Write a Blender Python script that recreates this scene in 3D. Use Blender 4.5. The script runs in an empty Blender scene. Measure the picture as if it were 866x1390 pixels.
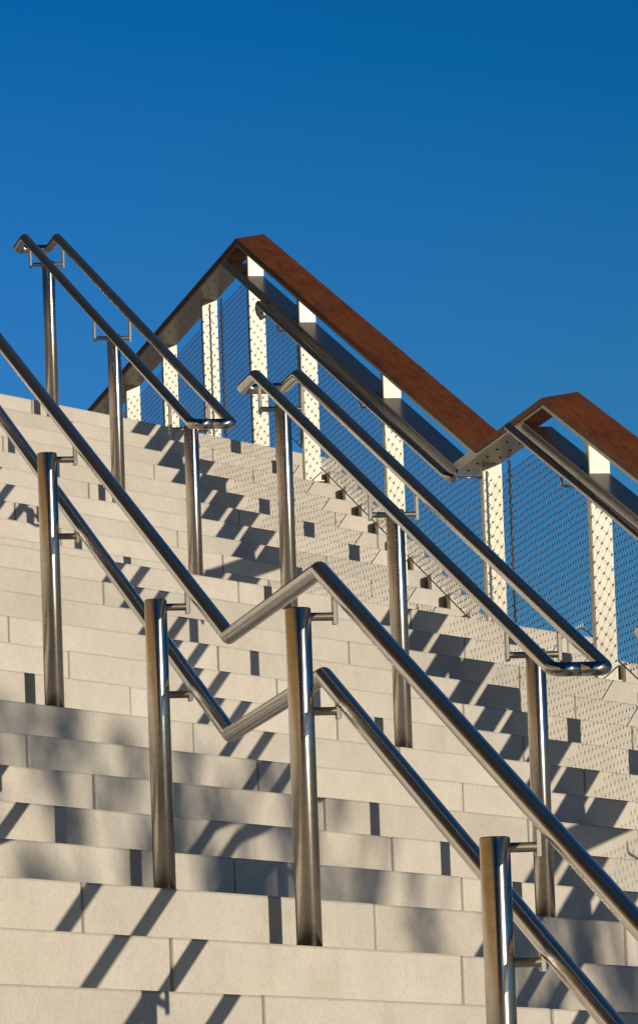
import bpy, bmesh, math, random
from mathutils import Vector, Matrix
random.seed(7)
sc = bpy.context.scene
COL = sc.collection
R, T, G, D = 0.16, 0.53668, 1.32346, 2.2486          # riser, going along the rails, skew of the steps, landing length
S = R / T
TH = math.atan(G); CT, ST = math.cos(TH), math.sin(TH)
E = Vector((CT, ST, 0)); N = Vector((-ST, CT, 0))      # along a step edge; into the stair
GROUND = -12 * R

def lev(k):
    if k <= 0: return k * T, k * R
    if k <= 12: return D + (k - 1) * T, k * R
    return 2 * D + 11 * T + (k - 13) * T, k * R

# ------------------------------------------------------------------ helpers
def mat(name):
    m = bpy.data.materials.new(name); m.use_nodes = True
    nt = m.node_tree; b = nt.nodes['Principled BSDF']
    return m, nt, b
def noise(nt, scale, detail=4, rough=0.6, vec=None):
    n = nt.nodes.new('ShaderNodeTexNoise'); n.inputs['Scale'].default_value = scale
    n.inputs['Detail'].default_value = detail; n.inputs['Roughness'].default_value = rough
    if vec: nt.links.new(vec, n.inputs['Vector'])
    return n
def ramp(nt, src, stops):
    r = nt.nodes.new('ShaderNodeValToRGB'); nt.links.new(src, r.inputs['Fac'])
    while len(r.color_ramp.elements) < len(stops): r.color_ramp.elements.new(0.5)
    for e, (p, c) in zip(r.color_ramp.elements, stops): e.position = p; e.color = (*c, 1)
    return r
def mix(nt, a, b, fac, mode='MIX'):
    m = nt.nodes.new('ShaderNodeMix'); m.data_type = 'RGBA'; m.blend_type = mode
    for v, i in ((fac, 0), (a, 6), (b, 7)):
        if isinstance(v, (int, float)): m.inputs[i].default_value = v
        elif isinstance(v, tuple): m.inputs[i].default_value = (*v, 1)
        else: nt.links.new(v, m.inputs[i])
    return m.outputs[2]
def pos(nt):
    return nt.nodes.new('ShaderNodeNewGeometry').outputs['Position']
def scaled(nt, vec, s):
    m = nt.nodes.new('ShaderNodeMapping'); m.inputs['Scale'].default_value = s
    nt.links.new(vec, m.inputs['Vector']); return m.outputs['Vector']
def bump(nt, b, src, strength, dist):
    n = nt.nodes.new('ShaderNodeBump'); n.inputs['Strength'].default_value = strength
    n.inputs['Distance'].default_value = dist
    nt.links.new(src, n.inputs['Height']); nt.links.new(n.outputs['Normal'], b.inputs['Normal'])

def m_stone():
    m, nt, b = mat('pale stone'); p = pos(nt)
    big = noise(nt, 1.7, 3, .5, p); mid = noise(nt, 9, 5, .65, p); fine = noise(nt, 95, 3, .7, p)
    c1 = ramp(nt, big.outputs[0], [(.3, (.465, .430, .370)), (.7, (.525, .490, .430))])
    c2 = mix(nt, c1.outputs[0], ramp(nt, mid.outputs[0], [(.32, (.84, .83, .82)), (.6, (1, 1, 1))]).outputs[0], .45, 'MULTIPLY')
    c3 = mix(nt, c2, ramp(nt, fine.outputs[0], [(.36, (.78, .76, .73)), (.5, (1, 1, 1)), (.7, (1.04, 1.04, 1.04))]).outputs[0], .5, 'MULTIPLY')
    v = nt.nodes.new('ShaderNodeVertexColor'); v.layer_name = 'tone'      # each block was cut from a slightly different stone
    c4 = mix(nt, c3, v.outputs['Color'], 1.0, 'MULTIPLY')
    st = noise(nt, 3.2, 4, .6, scaled(nt, p, (1, 1, .35)))
    c5 = mix(nt, c4, ramp(nt, st.outputs[0], [(.60, (1, 1, 1)), (.74, (.84, .81, .77))]).outputs[0], .8, 'MULTIPLY')
    nt.links.new(c5, b.inputs['Base Color']); b.inputs['Roughness'].default_value = .82
    bump(nt, b, fine.outputs[0], .25, .004)
    return m
def m_steel(name, rough, base=(.60, .585, .56), axis=None, bumpy=.0, tang=None):
    m, nt, b = mat(name); b.inputs['Metallic'].default_value = 1
    p = pos(nt)
    br = noise(nt, 1, 3, .6, scaled(nt, p, axis or (160, 160, 8)))
    c = ramp(nt, br.outputs[0], [(.3, tuple(x * .86 for x in base)), (.7, base)])
    dirt = noise(nt, 14, 5, .7, p)
    c2 = mix(nt, c.outputs[0], ramp(nt, dirt.outputs[0], [(.55, (1, 1, 1)), (.72, (.80, .76, .70))]).outputs[0], .7, 'MULTIPLY')
    nt.links.new(c2, b.inputs['Base Color'])
    rr = nt.nodes.new('ShaderNodeMapRange'); rr.inputs['To Min'].default_value = rough * .8; rr.inputs['To Max'].default_value = rough * 1.25
    nt.links.new(dirt.outputs[0], rr.inputs['Value']); nt.links.new(rr.outputs[0], b.inputs['Roughness'])
    if bumpy: bump(nt, b, br.outputs[0], bumpy, .002)
    if tang:                                    # brushed round the tube: highlights stretch along its axis
        c_ = nt.nodes.new('ShaderNodeCombineXYZ')
        for q in range(3): c_.inputs[q].default_value = tang[q]
        nt.links.new(c_.outputs[0], b.inputs['Tangent']); b.inputs['Anisotropic'].default_value = .85
    return m
def m_wood():
    m, nt, b = mat('red brown timber'); p = pos(nt)
    g = noise(nt, 1, 6, .65, scaled(nt, p, (55, 2.2, 9))); w = noise(nt, 2.3, 4, .6, p)
    c = ramp(nt, g.outputs[0], [(.28, (.105, .029, .005)), (.5, (.185, .055, .008)), (.75, (.26, .088, .012))])
    c2 = mix(nt, c.outputs[0], ramp(nt, w.outputs[0], [(.35, (.72, .68, .70)), (.65, (1.12, 1.05, .95))]).outputs[0], .7, 'MULTIPLY')
    nt.links.new(c2, b.inputs['Base Color']); b.inputs['Roughness'].default_value = .55; b.inputs['Specular IOR Level'].default_value = .25
    bump(nt, b, g.outputs[0], .25, .003)
    return m
def m_plain(name, col, rough=.6, metal=0, var=.25, scale=20):
    m, nt, b = mat(name); n = noise(nt, scale, 4, .6, pos(nt))
    c = ramp(nt, n.outputs[0], [(.3, tuple(x * (1 - var) for x in col)), (.7, tuple(x * (1 + var * .5) for x in col))])
    nt.links.new(c.outputs[0], b.inputs['Base Color']); b.inputs['Roughness'].default_value = rough
    b.inputs['Metallic'].default_value = metal
    return m
STONE = m_stone()
TUBE = m_steel('brushed steel tube', .15, (.60, .57, .53), (40, 14, 40), 0, (0, .958, .286))
POST = m_steel('brushed steel post', .26, (.62, .575, .505), (30, 30, 60), 0, (0, 0, 1))
BRACKET = m_steel('satin bracket', .32, (.36, .33, .28), (60, 60, 60))
PLATE = m_steel('satin steel plate', .27, (.50, .455, .37), (90, 90, 7), 0, (1, 0, 0))
nt_ = PLATE.node_tree; b_ = nt_.nodes['Principled BSDF']; b_.inputs['Metallic'].default_value = .72
for l_ in list(b_.inputs['Tangent'].links): nt_.links.remove(l_)
g_ = nt_.nodes.new('ShaderNodeNewGeometry'); x_ = nt_.nodes.new('ShaderNodeVectorMath'); x_.operation = 'CROSS_PRODUCT'; x_.inputs[1].default_value = (0, 0, 1)
nt_.links.new(g_.outputs['True Normal'], x_.inputs[0]); nt_.links.new(x_.outputs[0], b_.inputs['Tangent'])      # vertical grain on every face
STRIP = m_steel('bright steel edge', .40, (.50, .46, .40))
ANGLE = m_steel('folded steel angle', .30, (.40, .385, .36), (30, 8, 30))
CABLE = m_plain('steel cable', (.075, .06, .05), .6, .3)
WOOD = m_wood()
DARK = m_plain('dark fixings', (.03, .028, .026), .5, .5)
LEAF = m_plain('leaf', (.05, .075, .022), .6, 0, .45, 3)
BARK = m_plain('bark', (.09, .07, .05), .9, 0, .4, 12)

def link(name, bm, m, parent=None, smooth=False):
    me = bpy.data.meshes.new(name); bm.normal_update(); bm.to_mesh(me); bm.free()
    if smooth:
        for f in me.polygons: f.use_smooth = True
    me.materials.append(m)
    o = bpy.data.objects.new(name, me); COL.objects.link(o)
    if parent: o.parent = parent; o.matrix_parent_inverse = Matrix.Translation(-parent.location)
    return o
def tag(o, label=None, cat=None, group=None, kind=None):
    if label: o['label'] = label
    if cat: o['category'] = cat
    if group: o['group'] = group
    if kind: o['kind'] = kind
    return o
def empty(name, loc=(0, 0, 0)):
    o = bpy.data.objects.new(name, None); o.location = loc; COL.objects.link(o); return o
def box(bm, x0, x1, y0, y1, z0, z1):
    vs = [bm.verts.new((x, y, z)) for z in (z0, z1) for x, y in ((x0, y0), (x1, y0), (x1, y1), (x0, y1))]
    prism_faces(bm, vs[:4], vs[4:]); return vs
def prism_faces(bm, a, b):
    n = len(a); bm.faces.new(a[::-1]); bm.faces.new(b)
    for i in range(n): bm.faces.new((a[i], a[(i + 1) % n], b[(i + 1) % n], b[i]))
def prism(bm, poly, z0, z1, tone=None, layer=None, bev=0):
    """one block, bevelled on its upper and upright arrises, added to bm with its own stone tone"""
    tb = bmesh.new()
    a = [tb.verts.new((p[0], p[1], z0)) for p in poly]; b = [tb.verts.new((p[0], p[1], z1)) for p in poly]
    prism_faces(tb, a, b)
    if bev:
        es = [e for e in tb.edges if all(v in b for v in e.verts) or abs(e.verts[0].co.z - e.verts[1].co.z) > .01]
        bmesh.ops.bevel(tb, geom=es, offset=bev, segments=2, profile=.6, affect='EDGES', clamp_overlap=True)
    tb.normal_update()
    new = {v: bm.verts.new(v.co) for v in tb.verts}
    for f in tb.faces:
        nf = bm.faces.new([new[v] for v in f.verts])
        if layer is not None:
            arris = ARRIS_TONE if bev and .12 < f.normal.z < .985 else 1      # bevelled arrises get a darker tone
            for l in nf.loops: l[layer] = (tone[0] * arris, tone[1] * arris, tone[2] * arris, 1)
    tb.free()
ARRIS_TONE = .80
def frame_at(t):
    t = t.normalized(); u = Vector((0, 0, 1)) if abs(t.z) < .9 else Vector((1, 0, 0))
    a = t.cross(u).normalized(); return a, a.cross(t).normalized()
def fillet(pts, rad, n=6):
    pts = [Vector(p) for p in pts]; out = [pts[0]]
    for i in range(1, len(pts) - 1):
        p = pts[i]; r = rad[i] if isinstance(rad, (list, tuple)) else rad
        a = (pts[i - 1] - p); b = (pts[i + 1] - p)
        if r <= 0: out.append(p); continue
        d = min(r, a.length * .48, b.length * .48); A = p + a.normalized() * d; B = p + b.normalized() * d
        for j in range(n + 1):
            t = j / n; out.append(A * (1 - t) ** 2 + p * 2 * t * (1 - t) + B * t * t)
    out.append(pts[-1]); return out
def tube(bm, pts, r, seg=24, caps=True):
    pts = [Vector(p) for p in pts]; rings = []
    a = None
    for i, p in enumerate(pts):
        ti = (pts[i] - pts[i - 1]).normalized() if i else (pts[1] - pts[0]).normalized()
        to = (pts[i + 1] - pts[i]).normalized() if i < len(pts) - 1 else ti
        t = (ti + to).normalized()
        if a is None: a, _ = frame_at(t)
        else: a = (a - t * a.dot(t)).normalized()
        b = t.cross(a)
        stretch = 1 / max(.5, ti.dot(t))
        bis = (to - ti); bis = bis.normalized() if bis.length > 1e-4 else None
        ring = []
        for k in range(seg):
            an = 2 * math.pi * k / seg; o = a * math.cos(an) + b * math.sin(an)
            if bis is not None: o = o + bis * o.dot(bis) * (stretch - 1)
            ring.append(bm.verts.new(p + o * r))
        rings.append(ring)
    for x, y in zip(rings, rings[1:]):
        for k in range(seg): bm.faces.new((x[k], x[(k + 1) % seg], y[(k + 1) % seg], y[k]))
    if caps: bm.faces.new(rings[0][::-1]); bm.faces.new(rings[-1])
def extrude_section(bm, path, section):
    """section: list of (dx, dz_by_path function index) ; path: list of lists of points for each section corner"""
    n = len(section); rings = [[bm.verts.new(c) for c in ring] for ring in path]
    for x, y in zip(rings, rings[1:]):
        for k in range(n): bm.faces.new((x[k], y[k], y[(k + 1) % n], x[(k + 1) % n]))
    bm.faces.new(rings[0]); bm.faces.new(rings[-1][::-1])

# ------------------------------------------------------------------ the stair
JOINT = 1.56
def block_offset(k):
    if k >= 13: return 1.2 + .2965 * (24 - k)
    if k >= 1: return .994 + .2965 * (12 - k)
    return .78 + .2965 * (-k)
KX = 4.53
def outer(k): return 4.74 if k >= 13 else 4.62
stair = empty('staircase', (0, 0, GROUND))
tag(stair, 'broad pale stone staircase of long skewed steps rising to the blue sky', 'staircase')
XL = -4.2
for k in range(-11, 25):
    y0, z1 = lev(k); z0 = z1 - R + .0012
    depth = (D if k in (0, 12) else T) * CT + .10
    if k == 24: depth = 3.0
    bm = bmesh.new(); cl = bm.loops.layers.float_color.new('tone')
    def P(u, d): return (u * CT - d * ST, y0 + u * ST + d * CT)
    uL, uR = XL / CT, outer(k) / CT
    off = block_offset(k) % JOINT
    row = random.uniform(.965, 1.02)
    cuts = [uL] + [j * JOINT + off for j in range(-20, 8) if uL + .3 < j * JOINT + off < uR - .25] + [uR]
    for a, b in zip(cuts, cuts[1:]):
        gp = .0080; a2 = a + gp; b2 = b - gp; last = b == uR
        t0 = row * random.uniform(.93, 1.03); w = random.uniform(-.014, .012)
        tone = (t0 + w, t0, t0 - w)
        j = random.uniform(-.0022, .0022)
        poly = [P(a2, j), P(b2, j), P(b2, depth), P(a2, depth)]
        if last: poly = [P(a2, j), P(b, j), (P(b, j)[0], P(b, j)[1] + depth / CT), P(a2, depth)]
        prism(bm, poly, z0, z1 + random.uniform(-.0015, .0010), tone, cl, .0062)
    s = link('landing' if k in (0, 12) else ('top_landing' if k == 24 else 'step'), bm, STONE, stair)
    # kerb stone at the right end of the tread
    if k in (0, 12, 24): continue
    bm = bmesh.new(); cl = bm.loops.layers.float_color.new('tone'); t0 = random.uniform(.95, 1.03); tone = (t0, t0, t0)
    xo = outer(k) - .003
    yf = y0 + G * KX + T * .74
    prism(bm, [(KX, yf), (xo, yf + G * (xo - KX)), (xo, yf + T + G * (xo - KX)), (KX, yf + T - .004)], z1 + .0012, z1 + .142, tone, cl, .012)
    link('kerb_stone', bm, STONE, stair)
# solid body under the treads
bm = bmesh.new(); cl = bm.loops.layers.float_color.new('tone')
for k in range(-11, 25):
    y0, z1 = lev(k); dn = (lev(k + 1)[0] - y0) if k < 24 else 4.0
    xo = outer(k) - .02; xl = XL + .02
    prism(bm, [(xl, y0 + .08 + G * xl), (xo, y0 + .08 + G * xo), (xo, y0 + .078 + dn + G * xo), (xl, y0 + .078 + dn + G * xl)], GROUND - .1, z1 - R - .004, (.95, .95, .95), cl)
link('stair_body', bm, STONE, stair)

# ground and upper square
bm = bmesh.new(); cl = bm.loops.layers.float_color.new('tone')
f = bm.faces.new([bm.verts.new(c) for c in ((-600, -600, GROUND - .02), (600, -600, GROUND - .02), (600, 900, GROUND - .02), (-600, 900, GROUND - .02))])
for l in f.loops: l[cl] = (.72, .74, .76, 1)
tag(link('paved_ground', bm, STONE), kind='structure')
bm = bmesh.new(); cl = bm.loops.layers.float_color.new('tone')
yt, zt = lev(24)
xo = outer(24) + .3
prism(bm, [(-60, yt + 4 + G * 4.7 - 8), (XL - .01, yt + 4 + G * XL), (XL, yt + 2.2 + G * XL), (outer(24), yt + 2.2 + G * outer(24)), (outer(24), 75), (-60, 75)], GROUND, zt - .004, (.9, .9, .9), cl)
tag(link('upper_square', bm, STONE), kind='structure')

# ------------------------------------------------------------------ round handrails
PR, TR = .034, .0238
def post(parent, x, y, zb, zt, arms):
    bm = bmesh.new()
    n = 40
    prof = [(PR, zb), (PR, zt - .003), (PR - .003, zt), (0, zt)]
    rings = []
    for r, z in prof[:-1]:
        rings.append([bm.verts.new((x + r * math.cos(2 * math.pi * i / n), y + r * math.sin(2 * math.pi * i / n), z)) for i in range(n)])
    for a, b in zip(rings, rings[1:]):
        for i in range(n):
            f = bm.faces.new((a[i], a[(i + 1) % n], b[(i + 1) % n], b[i])); f.smooth = True
    bm.faces.new(rings[-1]); bm.faces.new(rings[0][::-1])
    me_post = link('post', bm, POST, parent)
    bm = bmesh.new()
    tube(bm, [(x, y, zb + .001), (x, y, zb + .009)], PR + .022, 40)
    link('base_plate', bm, POST, me_post, False)
    for side, xr, za, zr in arms:
        bm = bmesh.new()
        tube(bm, [(x + side * (PR - .004), y, za), (xr - side * .002, y, za)], .0112, 20)
        xa, xb = sorted((xr - .007, xr + .007))
        box(bm, xa, xb, y - .011, y + .011, za - .021, zr - TR + .006)
        bmesh.ops.bevel(bm, geom=[e for e in bm.edges if e.calc_length() > .015 and abs(e.verts[0].co.y - y) > .01], offset=.002, segments=1, affect='EDGES')
        link('bracket', bm, BRACKET, me_post, False)
    return me_post
def smooth_tube(name, pts, r, m, parent, seg=32):
    bm = bmesh.new(); tube(bm, pts, r, seg)
    o = link(name, bm, m, parent, True)
    for f in o.data.polygons:
        if len(f.vertices) > 4: f.use_smooth = False
    return o

# single-sided handrail with two rails, nearest the camera
hr = empty('handrail', (1.13, 1.5, 0))
tag(hr, 'nearest steel handrail with two zigzag rails one above the other on thick round posts', 'handrail')
X1, XP1 = 1.240, 1.143
def zig(clow, zlev, cA, ends):
    yb = (zlev - clow) / S; ya = (zlev - cA) / S
    y_bot = -5.6; L2z = zlev + 12 * R; y2b = (L2z - cA) / S; y2a = y2b + (ya - yb)
    return [(X1, y_bot - .3, clow + S * y_bot), (X1, y_bot, clow + S * y_bot), (X1, yb, zlev), (X1, ya, zlev), (X1, y2b, L2z), (X1, y2a, L2z), (X1, y2a + 5 * T, L2z + 5 * R)]
smooth_tube('upper_rail', fillet(zig(.412, .868, -.098, 0), .012, 3), TR, TUBE, hr)
smooth_tube('lower_rail', fillet(zig(.132, .586, -.392, 0), .012, 3), TR, TUBE, hr)
def zrail(y, clow, zlev, cA):
    yb = (zlev - clow) / S; ya = (zlev - cA) / S
    return clow + S * y if y < yb else (zlev if y < ya else cA + S * y)
for k in (-11, -6, -1, 1, 6, 11):
    y = lev(k)[0] + G * XP1 + .335; zb = lev(k)[1]; zt = zb + .910
    if k in (-1,): zt = zb + .905
    zu, zl = zrail(y, .412, .868, -.098), zrail(y, .132, .586, -.392)
    post(hr, XP1, y, zb, zt, [(1, X1, zt - .024, zu), (1, X1, zl - .050, zl)])

# double handrails with looped ends
XP2 = 2.706
def double_rail(c, ylo, ypk, yend, ks, heights, label):
    root = empty('double_handrail', (XP2, ylo, 0)); tag(root, label, 'handrail', 'handrails with two side by side rails and looped ends')
    zp = c + S * ypk; zl = c + S * ylo
    xl, xr = 2.610, 2.790
    pts = [(xl + .09, ylo, zl), (xl, ylo, zl), (xl, ypk, zp), (xl, yend, zp), (xr, yend, zp), (xr, ypk, zp), (xr, ylo, zl), (xr - .09, ylo, zl)]
    rad = [0, .075, .04, .055, .055, .04, .05, 0]
    smooth_tube('looped_rail', fillet(pts, rad, 6), TR, TUBE, root)
    for k, h in zip(ks, heights):
        y = lev(k)[0] + G * XP2 + .335; zb = lev(k)[1]; zt = zb + h + .008; zr = c + S * min(y, ypk)
        post(root, XP2, y, zb, zt, [(-1, xl, zt - .019, zr), (1, xr, zt - .019, zr)])
    return root
double_rail(-.652, 5.38, 11.63, 12.06, (1, 6, 11), (.928, .931, .905), 'middle double handrail with looped ends standing in front of the wire net')
double_rail(-.652 - 12 * R + S * 8.152, 5.38 - 8.152, 3.585, 3.99, (-11, -6, -1), (.928, .931, .905), 'lowest double handrail with looped ends, outside the lower right corner of the view')
double_rail(-1.180, 13.58, 19.93, 20.33, (13, 18, 23), (.873, .898, .903), 'upper left double handrail with looped ends reaching into the sky at the stair top')

# ------------------------------------------------------------------ balustrade with timber cap
bal = empty('balustrade', (4.3, 10, 0))
tag(bal, 'right hand balustrade with red brown timber cap, steel uprights and wire net', 'balustrade')
dC = S * D - R                                     # how the slope line drops across a landing
def profile(c_A, z1, ylo=-4.5, yhi=34.0):
    """zigzag in the Y-Z plane: slope line c_A in the middle flight, level height z1 over the first landing"""
    cL, cB = c_A + dC, c_A - dC
    z2, z3 = z1 + 12 * R, z1 + 24 * R
    return [(ylo, cL + S * ylo), ((z1 - cL) / S, z1), ((z1 - c_A) / S, z1), ((z2 - c_A) / S, z2), ((z2 - cB) / S, z2), ((z3 + TOPUP - cB) / S, z3 + TOPUP), (yhi, z3 + TOPUP - .02)]
TOPUP = .33                                        # over the upper square the cap runs on higher
def zat(p, y):
    for (a, za), (b, zb) in zip(p, p[1:]):
        if y <= b: return za + (zb - za) * (y - a) / (b - a)
    return p[-1][1]
cap_in_top = profile(-1.070, 2.955 - 12 * R); cap_in_bot = profile(-1.100, 2.925 - 12 * R)
cap_out_top = profile(-1.046, 2.982 - 12 * R); cap_out_bot = profile(-1.078, 2.950 - 12 * R)
strip_bot = profile(-1.122, 2.910 - 12 * R + .004)
ang_top = profile(-1.266, 2.925 - 12 * R + .035); ang_bot = profile(-1.327, 2.911 - 12 * R)
def band(name, corners, m, parent):
    """corners: list of (x, profile); one closed section carried along the zigzag"""
    bm = bmesh.new(); n = len(corners)
    rings = [[bm.verts.new((x, p[i][0], p[i][1])) for x, p in corners] for i in range(7)]
    for a, b in zip(rings, rings[1:]):
        for k in range(n): bm.faces.new((a[k], b[k], b[(k + 1) % n], a[(k + 1) % n]))
    bm.faces.new(rings[0]); bm.faces.new(rings[-1][::-1])
    bmesh.ops.recalc_face_normals(bm, faces=bm.faces)
    return link(name, bm, m, parent)
cap = band('timber_cap', [(4.20, cap_in_bot), (4.20, cap_in_top), (4.37, cap_out_top), (4.37, cap_out_bot)], WOOD, bal)
band('edge_strip', [(4.207, strip_bot), (4.207, profile(-1.1005, 2.9245 - 12 * R)), (4.222, profile(-1.0985, 2.9265 - 12 * R)), (4.222, strip_bot)], STRIP, cap)
def lower(p, d): return [(y, z - d) for y, z in p]
band('support_angle', [(4.210, ang_bot), (4.210, ang_top), (4.216, ang_top), (4.216, lower(ang_bot, -.006)), (4.380, lower(ang_bot, -.006)), (4.380, ang_bot)], ANGLE, bal)
# uprights
ys = [1.9, 4.6, 7.4, 10.2, 12.93, 15.52, 18.28, 21.02, 22.92, 24.9, 26.8, 28.7, 30.6]
def tread_z(x, y):
    z = GROUND
    for k in range(-11, 25):
        if y >= lev(k)[0] + G * x: z = lev(k)[1]
    return z
HOOK = []
for y in ys:
    bm = bmesh.new()
    zb = tread_z(4.34, y)
    vs = box(bm, 4.290, 4.384, y, y + .075, zb + .001, 0)
    for i, v in enumerate(vs[4:]):
        pr_ = cap_out_bot if v.co.x > 4.33 else cap_in_bot
        f = (v.co.x - 4.20) / .17
        v.co.z = zat(cap_in_bot, v.co.y) * (1 - f) + zat(cap_out_bot, v.co.y) * f - .001
    bmesh.ops.bevel(bm, geom=[e for e in bm.edges if abs(e.verts[0].co.z - e.verts[1].co.z) > .3], offset=.003, segments=2, affect='EDGES')
    up = link('upright', bm, PLATE, bal)
    bm = bmesh.new(); box(bm, 4.275, 4.398, y - .012, y + .10, zb + .001, zb + .008); link('foot_plate', bm, PLATE, up)
# round rail hung in front of the angle, one length per flight
XT, TT = 4.166, .0195
def ttube(y0, y1, c, back):
    z0, z1 = c + S * y0, c + S * y1
    pts = [(XT + .035, y0 - .02, z0 - .02), (XT, y0, z0), (XT, y1, z1), (XT, y1 + .05, z1 - .03), (XT + .03, y1 + .05, z1 - .085)] if back else [(XT, y0, z0), (XT, y1, z1)]
    return smooth_tube('round_rail', fillet(pts, .04, 4), TT, TUBE, bal, 24)
tA = ttube(7.75, 14.16, -1.311, False); tB = ttube(15.82, 21.72, -1.822, True); tL = ttube(-4.4, 6.0, -1.318 + dC, False)
for y in ys[1:8]:
    t_, c = (tL, -1.318 + dC) if y < 6 else ((tA, -1.318) if y < 14.2 else (tB, -1.822))
    z = c + S * y if not (14.2 < y < 15.9) else ang_bot[3][1] - .005
    bm = bmesh.new()
    tube(bm, fillet([(XT, y + .02, z - TT + .004), (XT, y + .02, z - .058), (4.292, y + .02, z - .058)], .018, 4), .0058, 10)
    link('hook_bracket', bm, POST, t_, True)
# bolts on the underside of the level lengths
for ya, yb, z in ((14.45, 15.75, ang_bot[3][1]), (23.6, 31.0, ang_bot[5][1]), (6.3, 7.6, ang_bot[1][1])):
    n = int((yb - ya) / .26)
    for i in range(n + 1):
        y = ya + (yb - ya) * i / n
        for x, dy in ((4.262, 0), (4.335, .05)):
            if len([o for o in bal.children if o.name.startswith('bolt')]) > 60: break
            bm = bmesh.new(); zz = z if z < 4 else z - .02 * (y - ang_bot[5][0]) / (34 - ang_bot[5][0])
            tube(bm, [(x, y + dy, zz + .001), (x, y + dy, zz - .005)], .0068, 8); link('bolt', bm, DARK if z < 4 else ANGLE, bal)
# wire net
XN, HY, HZ, WR = 4.398, .030, .034, .0007
def seg_tri(bm, a, b, r):
    t = (b - a).normalized(); u, v = frame_at(t); rs = []
    for p in (a, b): rs.append([bm.verts.new(p + (u * math.cos(q) + v * math.sin(q)) * r) for q in (0, 2.0944, 4.18879)])
    for i in range(3): bm.faces.new((rs[0][i], rs[0][(i + 1) % 3], rs[1][(i + 1) % 3], rs[1][i]))
low_line = []
def net_low(y):
    cn = [(-9, None)]
    # just above the line of the nosings at the kerb, level over the landings
    x = 4.40
    nA = R - S * (lev(1)[0] + G * x) + .075; nL = -S * G * x + .075; nB = nA - dC
    z1 = .012
    z2, z3 = 12 * R + .012, 24 * R + .10
    return max(nL + S * y if nL + S * y < z1 else z1, min(nA + S * y, z2), min(nB + S * y, z3)) if y > 0 else nL + S * y
def net_panel(y0, y1):
    bm = bmesh.new(); i0, i1 = int(round(y0 / HY)), int(round(y1 / HY))
    js = {}
    for i in range(i0, i1 + 1):
        y = i * HY; lo = net_low(y) + .01; hi = zat(ang_bot, y) - .03
        for j in range(int(lo / HZ) - 1, int(hi / HZ) + 2):
            if (i + j) % 2: continue
            z = j * HZ
            if lo <= z <= hi: js[(i, j)] = Vector((XN + .0009 * math.sin(i * 1.3 + j * .7), y + .0016 * math.sin(j * .9 + i * .21), z + .0016 * math.sin(i * .37)))
    for (i, j), p in js.items():
        for dj in (1, -1):
            q = js.get((i + 1, j + dj))
            if q: seg_tri(bm, p, q, WR)
        # ferrule: two wires pressed together
        seg_tri(bm, p - Vector((0, .0062, .0031)), p + Vector((0, .0062, .0031)), .0040)
    tot = sorted(js.keys())
    return link('wire_net', bm, CABLE, bal)
for a, b in ((3.0, 7.2), (7.3, 10.2), (10.3, 15.35), (15.43, 21.74), (21.82, 24.77), (24.85, 30.9)): net_panel(a, b)
# border cables, top and bottom, and laced ropes at panel ends
yy = [3.0 + .15 * i for i in range(int(28 / .15))]
smooth_tube('border_cable', [(XN, y, net_low(y)) for y in yy], .0034, CABLE, bal, 8)
for y in (7.25, 10.25, 15.39, 21.78, 24.81):
    bm = bmesh.new(); lo, hi = net_low(y), zat(ang_bot, y)
    tube(bm, [(XN, y, lo), (XN, y, hi)], .0050, 8)
    n = int((hi - lo) / .006); tube(bm, [(XN + .0085 * math.cos(i * .75), y + .0085 * math.sin(i * .75) * 1.4, lo + (hi - lo) * i / n) for i in range(n + 1)], .0019, 5)
    link('laced_rope', bm, CABLE, bal, True)

# pale ends of the lacing standing up from the border cable over the landing
bm = bmesh.new()
for i in range(9):
    y = 13.74 + .052 * i; z = 12 * R + .012
    tube(bm, [(XN - .004, y, z - .002), (XN - .004, y + .005, z + .015)], .0026, 6)
link('lacing_clips', bm, m_plain('bright wire ends', (.5, .49, .46), .5, 0, .1), bal)

# ------------------------------------------------------------------ surroundings outside the frame
def leaf_mesh(name, blobs, n, size, seed):
    rnd = random.Random(seed); bm = bmesh.new()
    tot = sum(b[4] for b in blobs)
    for (cx, cy, cz, r, wgt, sq) in blobs:
        for _ in range(int(n * wgt / tot)):
            while True:
                v = Vector((rnd.uniform(-1, 1), rnd.uniform(-1, 1), rnd.uniform(-1, 1)))
                if v.length < 1: break
            v = v * (.55 + .45 * v.length); p = Vector((cx + v.x * r, cy + v.y * r, cz + v.z * r * sq))
            a = Vector((rnd.gauss(0, 1), rnd.gauss(0, 1), rnd.gauss(0, 1))).normalized(); b_ = a.orthogonal().normalized(); s_ = size * rnd.uniform(.6, 1.3)
            bm.faces.new([bm.verts.new(p + a * s_), bm.verts.new(p + b_ * s_ * .55), bm.verts.new(p - a * s_), bm.verts.new(p - b_ * s_ * .55)])
    return bm
def tree(x, y, zb, h, r, label, seed, n=2600, size=.28):
    rnd = random.Random(seed); root = empty('broadleaf_tree', (x, y, zb)); tag(root, label, 'tree', 'trees around the square')
    bm = bmesh.new()
    tube(bm, [(x, y, zb), (x + .1, y, zb + h * .3), (x, y + .15, zb + h * .7)], h * .018, 10)
    blobs = []
    for i in range(9):
        an = i * 2.4; rr = r * rnd.uniform(.3, .75); zz = zb + h * rnd.uniform(.42, .86)
        bx, by = x + rr * math.cos(an), y + rr * math.sin(an)
        tube(bm, [(x, y, zb + h * .32), (x + (bx - x) * .5, y + (by - y) * .5, zb + h * .45), (bx, by, zz)], h * .006, 6)
        blobs.append((bx, by, zz, r * rnd.uniform(.38, .55), 1, .8))
    link('trunk', bm, BARK, root, True)
    link('crown', leaf_mesh('crown', blobs, n, size, seed), LEAF, root)
SUN_EL, AZ = math.radians(12.8), math.radians(55.6)
SV = Vector((math.cos(AZ) * math.cos(SUN_EL), -math.sin(AZ) * math.cos(SUN_EL), math.sin(SUN_EL)))
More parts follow.
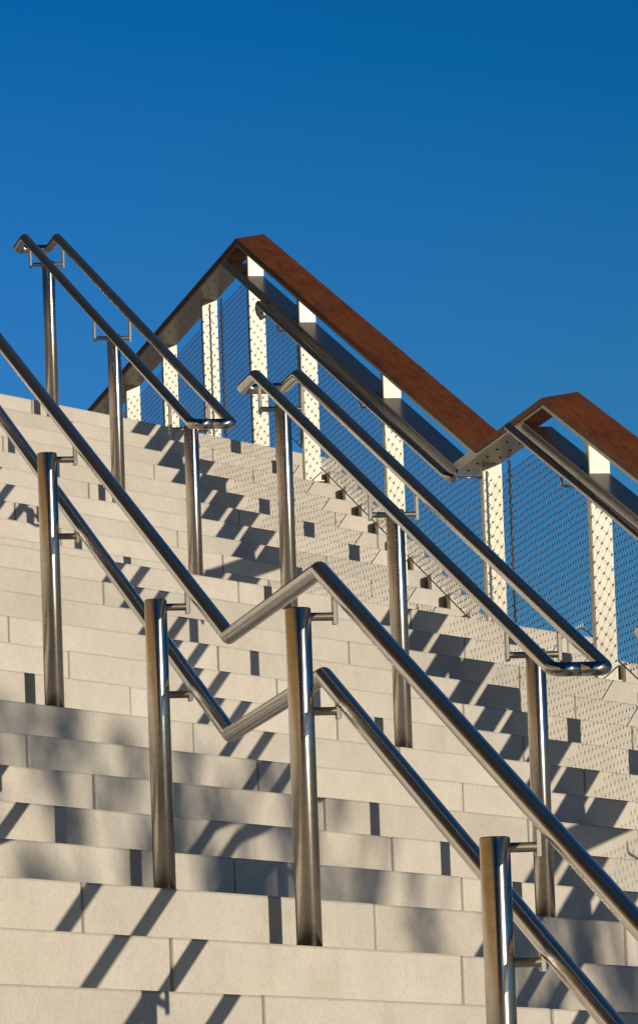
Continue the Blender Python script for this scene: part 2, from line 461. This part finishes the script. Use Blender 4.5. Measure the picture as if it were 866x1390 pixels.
PV = Vector((math.sin(AZ), math.cos(AZ), 0)); UV = PV.cross(SV); UV = UV if UV.z > 0 else -UV
# the tree whose twigs dapple the lower steps
root = empty('shade_tree', (0, 0, 0)); tag(root, 'slender tree beyond the square whose twigs dapple the lower steps', 'tree')
Ld = 11.5; blobs = []
rnd = random.Random(11)
while len(blobs) < 125:
    a, b = rnd.uniform(2.45, 5.55), rnd.uniform(-.9, 2.15)
    if b > 2.12 - .22 * abs(a - 4.2) or b > (a - 2.0) * 1.35: continue
    if a > 4.7 and rnd.random() < .45: continue
    r = rnd.uniform(.06, .17); c = PV * a + UV * b + SV * (Ld + rnd.uniform(-1.2, 1.2)); blobs.append((c.x, c.y, c.z, r, r * r, 1.6))
link('crown', leaf_mesh('crown', blobs, 9000, .034, 5), LEAF, root)
base = PV * 4.2 + SV * Ld
bm = bmesh.new(); tube(bm, [(base.x, base.y, GROUND), (base.x + .1, base.y, base.z - 2.0), (base.x, base.y, base.z + .3)], .10, 10)
for (cx, cy, cz, r, w_, q) in blobs: tube(bm, [(base.x, base.y, base.z - 2.2), ((base.x + cx) / 2, (base.y + cy) / 2, (base.z - 1.2 + cz) / 2), (cx, cy, cz)], .009, 5)
link('trunk', bm, BARK, root, True)
i = 0
for x, y, h, r in ((-20, -44, 10, 5), (-34, -38, 11, 5.5), (72, -30, 12, 6)):
    tree(x, y, GROUND, h, r, ['low round tree before the long dark building', 'broad tree beside the lower square', 'tree far off on the sunny side of the square'][i], 40 + i); i += 1

# unseen ochre wall, added so the posts reflect gold on their left
OCH = m_plain('ochre cladding', (.42, .25, .07), .7, 0, .5, 1.4)
wl = empty('ochre_reflection_wall', (-4.9, 10, GROUND)); tag(wl, 'unseen ochre wall left of the stair, added for golden reflections in the posts', 'wall')
bm = bmesh.new(); box(bm, -5.6, XL - .01, -13, 17, GROUND - .05, 7.0); link('cladding', bm, OCH, wl)
bm = bmesh.new(); box(bm, -5.7, XL + .06, -13.1, 17.1, 7.0, 7.2); link('coping', bm, DARK, wl)
# two unseen dark buildings, added to darken the steel reflections: one on the upper square left of the view, one across the lower square
CLAD = m_plain('dark cladding', (.007, .007, .008), .45, 0, .3, .5); GL = m_plain('dark glass', (.02, .025, .03), .25)
def building(x0, x1, y0, y1, zb, h, side, label):
    bd = empty('dark_reflection_block', ((x0 + x1) / 2, (y0 + y1) / 2, zb)); tag(bd, label, 'building')
    bm = bmesh.new(); box(bm, x0, x1, y0, y1, zb - .05, zb + h); link('wall', bm, CLAD, bd)
    bm = bmesh.new(); box(bm, x0 - .3, x1 + .3, y0 - .3, y1 + .3, zb + h, zb + h + .5); link('roof', bm, DARK, bd)
    yw = y0 if side < 0 else y1
    for f in range(int(h / 5)):
        for c in range(int((x1 - x0) / 8)):
            bm = bmesh.new(); x = x0 + 2 + c * 8; box(bm, x, x + 5, yw - .06, yw + .06, zb + 1.2 + f * 4.8, zb + 4 + f * 4.8); link('window', bm, GL, bd)
building(-60, 8.6, 80, 95, GROUND, 58, -1, 'unseen tall dark block beyond the stair, added for the black band in the rails')
pod = empty('tan_reflection_block', (-20, 56, zt)); tag(pod, 'unseen low tan block on the upper square, added for tan reflections in the uprights', 'building')  # unseen, added so the sides of the uprights reflect tan
bm = bmesh.new(); box(bm, -45, 4.0, 54, 62, zt - .02, zt + 4.4); link('wall', bm, m_plain('tan render', (.34, .25, .14), .8, 0, .25, .8), pod)
bm = bmesh.new(); box(bm, -45.3, 4.3, 53.7, 62.3, zt + 4.4, zt + 4.7); link('roof', bm, DARK, pod)
building(-70, 8, -66, -52, GROUND, 48, 1, 'unseen long dark block across the lower square, added for dark reflections in the posts')

# ------------------------------------------------------------------ light, sky, camera
w = bpy.data.worlds.new('World'); sc.world = w; w.use_nodes = True
nt = w.node_tree; bg = nt.nodes['Background']
sky = nt.nodes.new('ShaderNodeTexSky'); sky.sky_type = 'NISHITA'; sky.sun_disc = False
sky.sun_elevation = SUN_EL; sky.sun_rotation = math.atan2(SV.x, SV.y)
sky.altitude = 0; sky.air_density = 1.0; sky.dust_density = .35; sky.ozone_density = 3.0
# the deep, saturated blue of a polarised autumn sky: contrast of each channel of the sky model raised
STR = .12
sep = nt.nodes.new('ShaderNodeSeparateColor'); comb = nt.nodes.new('ShaderNodeCombineColor')
nt.links.new(sky.outputs[0], sep.inputs[0])
def mth(op, a, b, c=None):
    m = nt.nodes.new('ShaderNodeMath'); m.operation = op
    for q, v in enumerate((a, b, c)):
        if v is None: continue
        if isinstance(v, (int, float)): m.inputs[q].default_value = v
        else: nt.links.new(v, m.inputs[q])
    return m.outputs[0]
for i, (k1, k0, fl) in enumerate(((.37, -.0836, .012), (.747, -.1895, .19), (0, 0, 0))):
    x = mth('MULTIPLY', sep.outputs[i], STR)
    if i < 2: y = mth('MAXIMUM', mth('MULTIPLY_ADD', x, k1, k0), mth('MULTIPLY', x, fl))
    else: y = mth('MAXIMUM', mth('MULTIPLY', mth('POWER', x, 3.6), 2.15), mth('MULTIPLY', x, .30))
    nt.links.new(mth('DIVIDE', mth('MINIMUM', y, (1.1, 1.0, .95)[i]), STR), comb.inputs[i])
nt.links.new(comb.outputs[0], bg.inputs['Color']); bg.inputs['Strength'].default_value = STR
L = bpy.data.lights.new('sun', 'SUN'); L.energy = 4.6; L.angle = math.radians(.53); L.color = (1, .87, .68)
so = bpy.data.objects.new('sun', L); so.rotation_euler = (-SV).to_track_quat('-Z', 'Y').to_euler(); so.location = (20, -30, 20); COL.objects.link(so)

cam = bpy.data.cameras.new('camera'); co = bpy.data.objects.new('camera', cam); COL.objects.link(co)
yaw, pit, rol = CAMROT = (0.1587, 0.1172, -0.036)
fw = Vector((math.sin(yaw) * math.cos(pit), math.cos(yaw) * math.cos(pit), math.sin(pit)))
r0 = Vector((math.cos(yaw), -math.sin(yaw), 0)); u0 = r0.cross(fw)
rt = r0 * math.cos(rol) + u0 * math.sin(rol); up = -r0 * math.sin(rol) + u0 * math.cos(rol)
M = Matrix((rt, up, -fw)).transposed().to_4x4(); M.translation = Vector((-1.5, -15.6117, -1.0211))
co.matrix_world = M
cam.sensor_fit = 'HORIZONTAL'; cam.sensor_width = 36; cam.lens = 8956.06 / 866 * 36; cam.clip_start = .5; cam.clip_end = 3000
sc.camera = co
sc.render.resolution_x, sc.render.resolution_y = 637, 1024
sc.view_settings.view_transform = 'Standard'; sc.view_settings.look = 'None'; sc.view_settings.exposure = 0; sc.view_settings.gamma = 1
